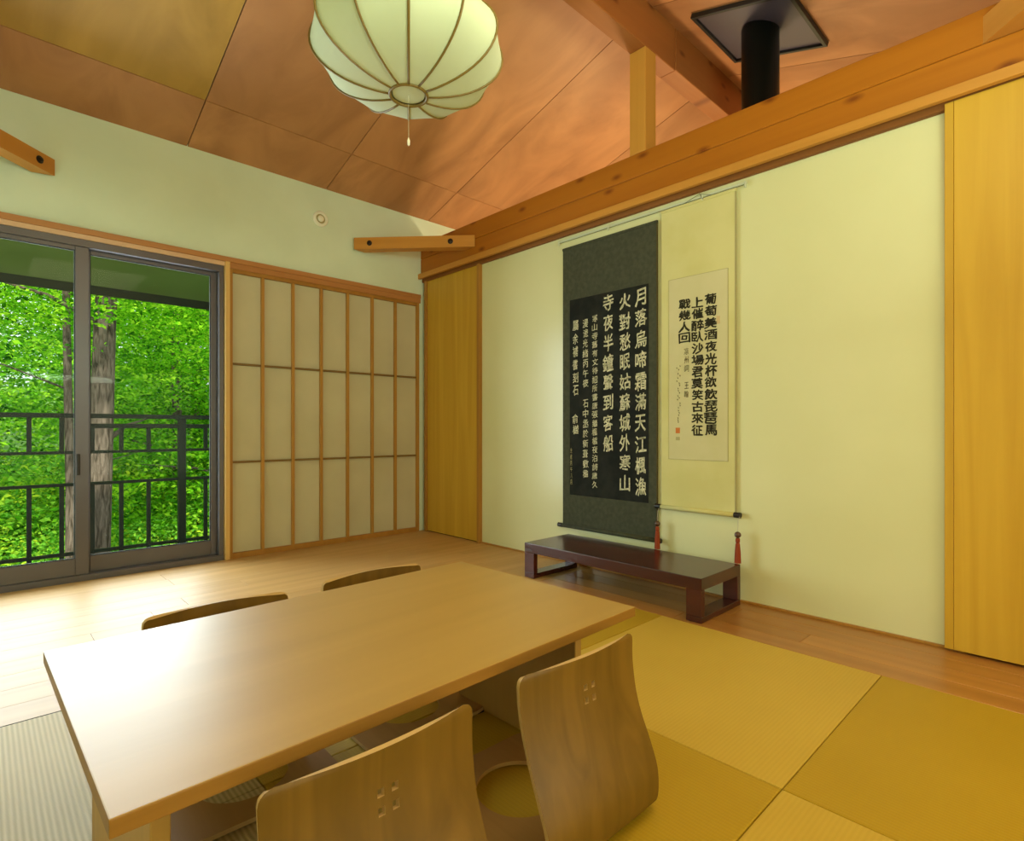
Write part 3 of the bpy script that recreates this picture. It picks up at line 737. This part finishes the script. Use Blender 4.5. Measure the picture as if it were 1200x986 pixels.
# ------------------------------------------------------------------ forest
import numpy as np
rs = np.random.RandomState(3)
def leaf_mesh(name, centers, spread, per, size, m, tilt=.9):
    """tens of thousands of small folded leaves gathered in flat sprays"""
    C = np.repeat(centers, per, 0); n = len(C)
    off = rs.normal(0, 1, (n, 3)) * spread; off[:, 2] -= .12 * (off[:, 0] ** 2 + off[:, 1] ** 2)
    P = C + off
    nrm = np.stack([rs.normal(0, tilt, n), rs.normal(0, tilt, n), np.ones(n)], 1); nrm /= np.linalg.norm(nrm, axis=1)[:, None]
    a = rs.uniform(0, 6.283, n); t = np.stack([np.cos(a), np.sin(a), np.zeros(n)], 1)
    t -= nrm * (t * nrm).sum(1)[:, None]; t /= np.linalg.norm(t, axis=1)[:, None]; b_ = np.cross(nrm, t)
    s = (size * rs.uniform(.6, 1.3, n))[:, None]
    V = np.stack([P - t * s, P - b_ * s * .55 + nrm * s * .2, P + t * s, P + b_ * s * .55 + nrm * s * .2], 1).reshape(-1, 3)
    me = bpy.data.meshes.new(name); me.vertices.add(4 * n); me.vertices.foreach_set('co', V.astype(np.float32).ravel())
    q = np.arange(n) * 4; F = np.stack([q, q + 1, q + 2, q, q + 2, q + 3], 1).ravel()
    me.loops.add(6 * n); me.loops.foreach_set('vertex_index', F.astype(np.int32))
    me.polygons.add(2 * n); me.polygons.foreach_set('loop_start', (np.arange(2 * n) * 3).astype(np.int32))
    me.update(calc_edges=True); me.validate(); me.materials.append(m); return me
def crown(n, rx, z0, z1, shape=1.0):
    z = rs.uniform(z0, z1, n); f = (z - z0) / (z1 - z0); r = rx * np.sqrt(rs.uniform(.02, 1, n)) * (.55 + .75 * np.sin(np.pi * np.clip(f * .8 + .15, 0, 1)))
    a = rs.uniform(0, 6.283, n); return np.stack([r * np.cos(a), r * np.sin(a), z], 1)
gz = -1.9
gr = bmesh.new(); bmesh.ops.create_grid(gr, x_segments=50, y_segments=40, size=1)
for v_ in gr.verts:
    x_ = v_.co.x * 60 + 5; y_ = v_.co.y * 45 + 50
    v_.co = Vector((x_, y_, gz + max(0, y_ - 12) * .10 + .25 * math.sin(x_ * .7) * math.cos(y_ * .5)))
struct(link('ground', gr, M['earth']), 'green forest floor sloping up behind the balcony', 'ground')
def gh(x_, y_): return gz + max(0, y_ - 12) * .10
def trunk_mesh(name, pts, rads):
    bm = bmesh.new(); tube(bm, pts, rads, 12); return link(name, bm, M['bark'], None, True)
fol_meshes = [leaf_mesh('foliage', crown(300, 2.3, 1.2, 7.5), (.36, .36, .05), 70, .042, M['leaf']),
              leaf_mesh('foliage', crown(280, 2.6, .8, 8.0), (.42, .42, .06), 66, .046, M['leaf2']),
              leaf_mesh('foliage', crown(300, 2.4, .6, 6.5), (.38, .38, .055), 60, .044, M['leaf'])]
shrub_meshes = [leaf_mesh('shrub_foliage', crown(90, .9, .1, 1.5), (.18, .18, .10), 80, .03, M['leaf3']),
                leaf_mesh('shrub_foliage', crown(90, 1.0, .1, 1.2), (.2, .2, .10), 80, .032, M['leaf2'])]
def tree(x_, y_, top, h, r, lab, group=None, fol=0, fs=1.0, frz=0, branches=5, stemname='trunk', foldz=0):
    g0 = gh(x_, y_) - .15
    t = thing('tree', lab, 'tree', (x_, y_, g0), 0, group)
    pts = [(0, 0, 0)] + [(top[0] * s * s + .03 * math.sin(s * 7), top[1] * s, h * s) for s in (.15, .3, .45, .6, .8, 1)]
    tr = trunk_mesh('trunk', pts, [r * 1.25, r * 1.03, r * .95, r * .88, r * .78, r * .6, r * .3]); tr.parent = t
    for q in range(branches):
        s = .3 + .6 * q / branches; an = q * 2.4 + x_; bl = 1.6 * fs
        b0 = Vector((top[0] * s * s, top[1] * s, h * s))
        bm = bmesh.new(); tube(bm, [b0, b0 + Vector((math.cos(an) * bl * .5, math.sin(an) * bl * .5, .25)), b0 + Vector((math.cos(an) * bl, math.sin(an) * bl, .35))], [r * .28, r * .18, r * .06], 7)
        link('branch', bm, M['bark'], t, True)
    f = bpy.data.objects.new('foliage', fol_meshes[fol]); COL.objects.link(f); f.parent = t; stuff(f)
    f.scale = (fs, fs, fs); f.rotation_euler = (0, 0, frz); f.location = (top[0] * .5, top[1] * .5, foldz)
    return t
tree(.895, 7.6, (.55, .0), 9, .118, 'thick pale-barked tree just right of the middle window stile', fol=0, fs=.62, frz=.4, foldz=3.3, branches=4)
tree(.735, 8.2, (.08, .3), 7.5, .048, 'slender brown tree just left of the middle window stile', fol=2, fs=.7, frz=2.1, foldz=3.3, branches=4)
spots = [(3.3, 10.2), (-2.7, 10.6), (3.9, 12.4), (3.0, 13.4), (-3.2, 14), (5.4, 13.0), (3.9, 15.5), (3.8, 17.5), (-4.4, 12), (6.8, 16), (-3.0, 18), (4.9, 19.5), (2.4, 22), (8.5, 22), (-4.5, 17), (5.8, 27), (-5, 26), (10, 14), (-6, 11), (9, 30), (3, 32)]
for i, (x_, y_) in enumerate(spots):
    tree(x_, y_, (rnd.uniform(-.3, .3), rnd.uniform(-.2, .2)), rnd.uniform(6, 8.5), rnd.uniform(.07, .14), 'leafy bright green tree in the woods beyond the railing', 'trees in the woods', i % 3, 1.0 if y_ < 15 else 1.5, rnd.uniform(0, 6), 3, foldz=-.6 if i % 2 else 0)
for i in range(26):
    y_ = rnd.uniform(8.6, 16); x_ = rnd.uniform(-1.2, .40 * y_)
    t = thing('shrub', 'low leafy shrub on the forest floor below the trees', 'shrub', (x_, y_, gh(x_, y_) - .05), 0, 'shrubs on the forest floor')
    f = bpy.data.objects.new('foliage', shrub_meshes[i % 2]); COL.objects.link(f); f.parent = t; stuff(f); f.rotation_euler = (0, 0, rnd.uniform(0, 6)); s = rnd.uniform(.9, 1.5); f.scale = (s, s, s)
    bm = bmesh.new(); tube(bm, [(0, 0, 0), (.03, .02, .9)], [.02, .008], 6); link('stem', bm, M['bark'], t)
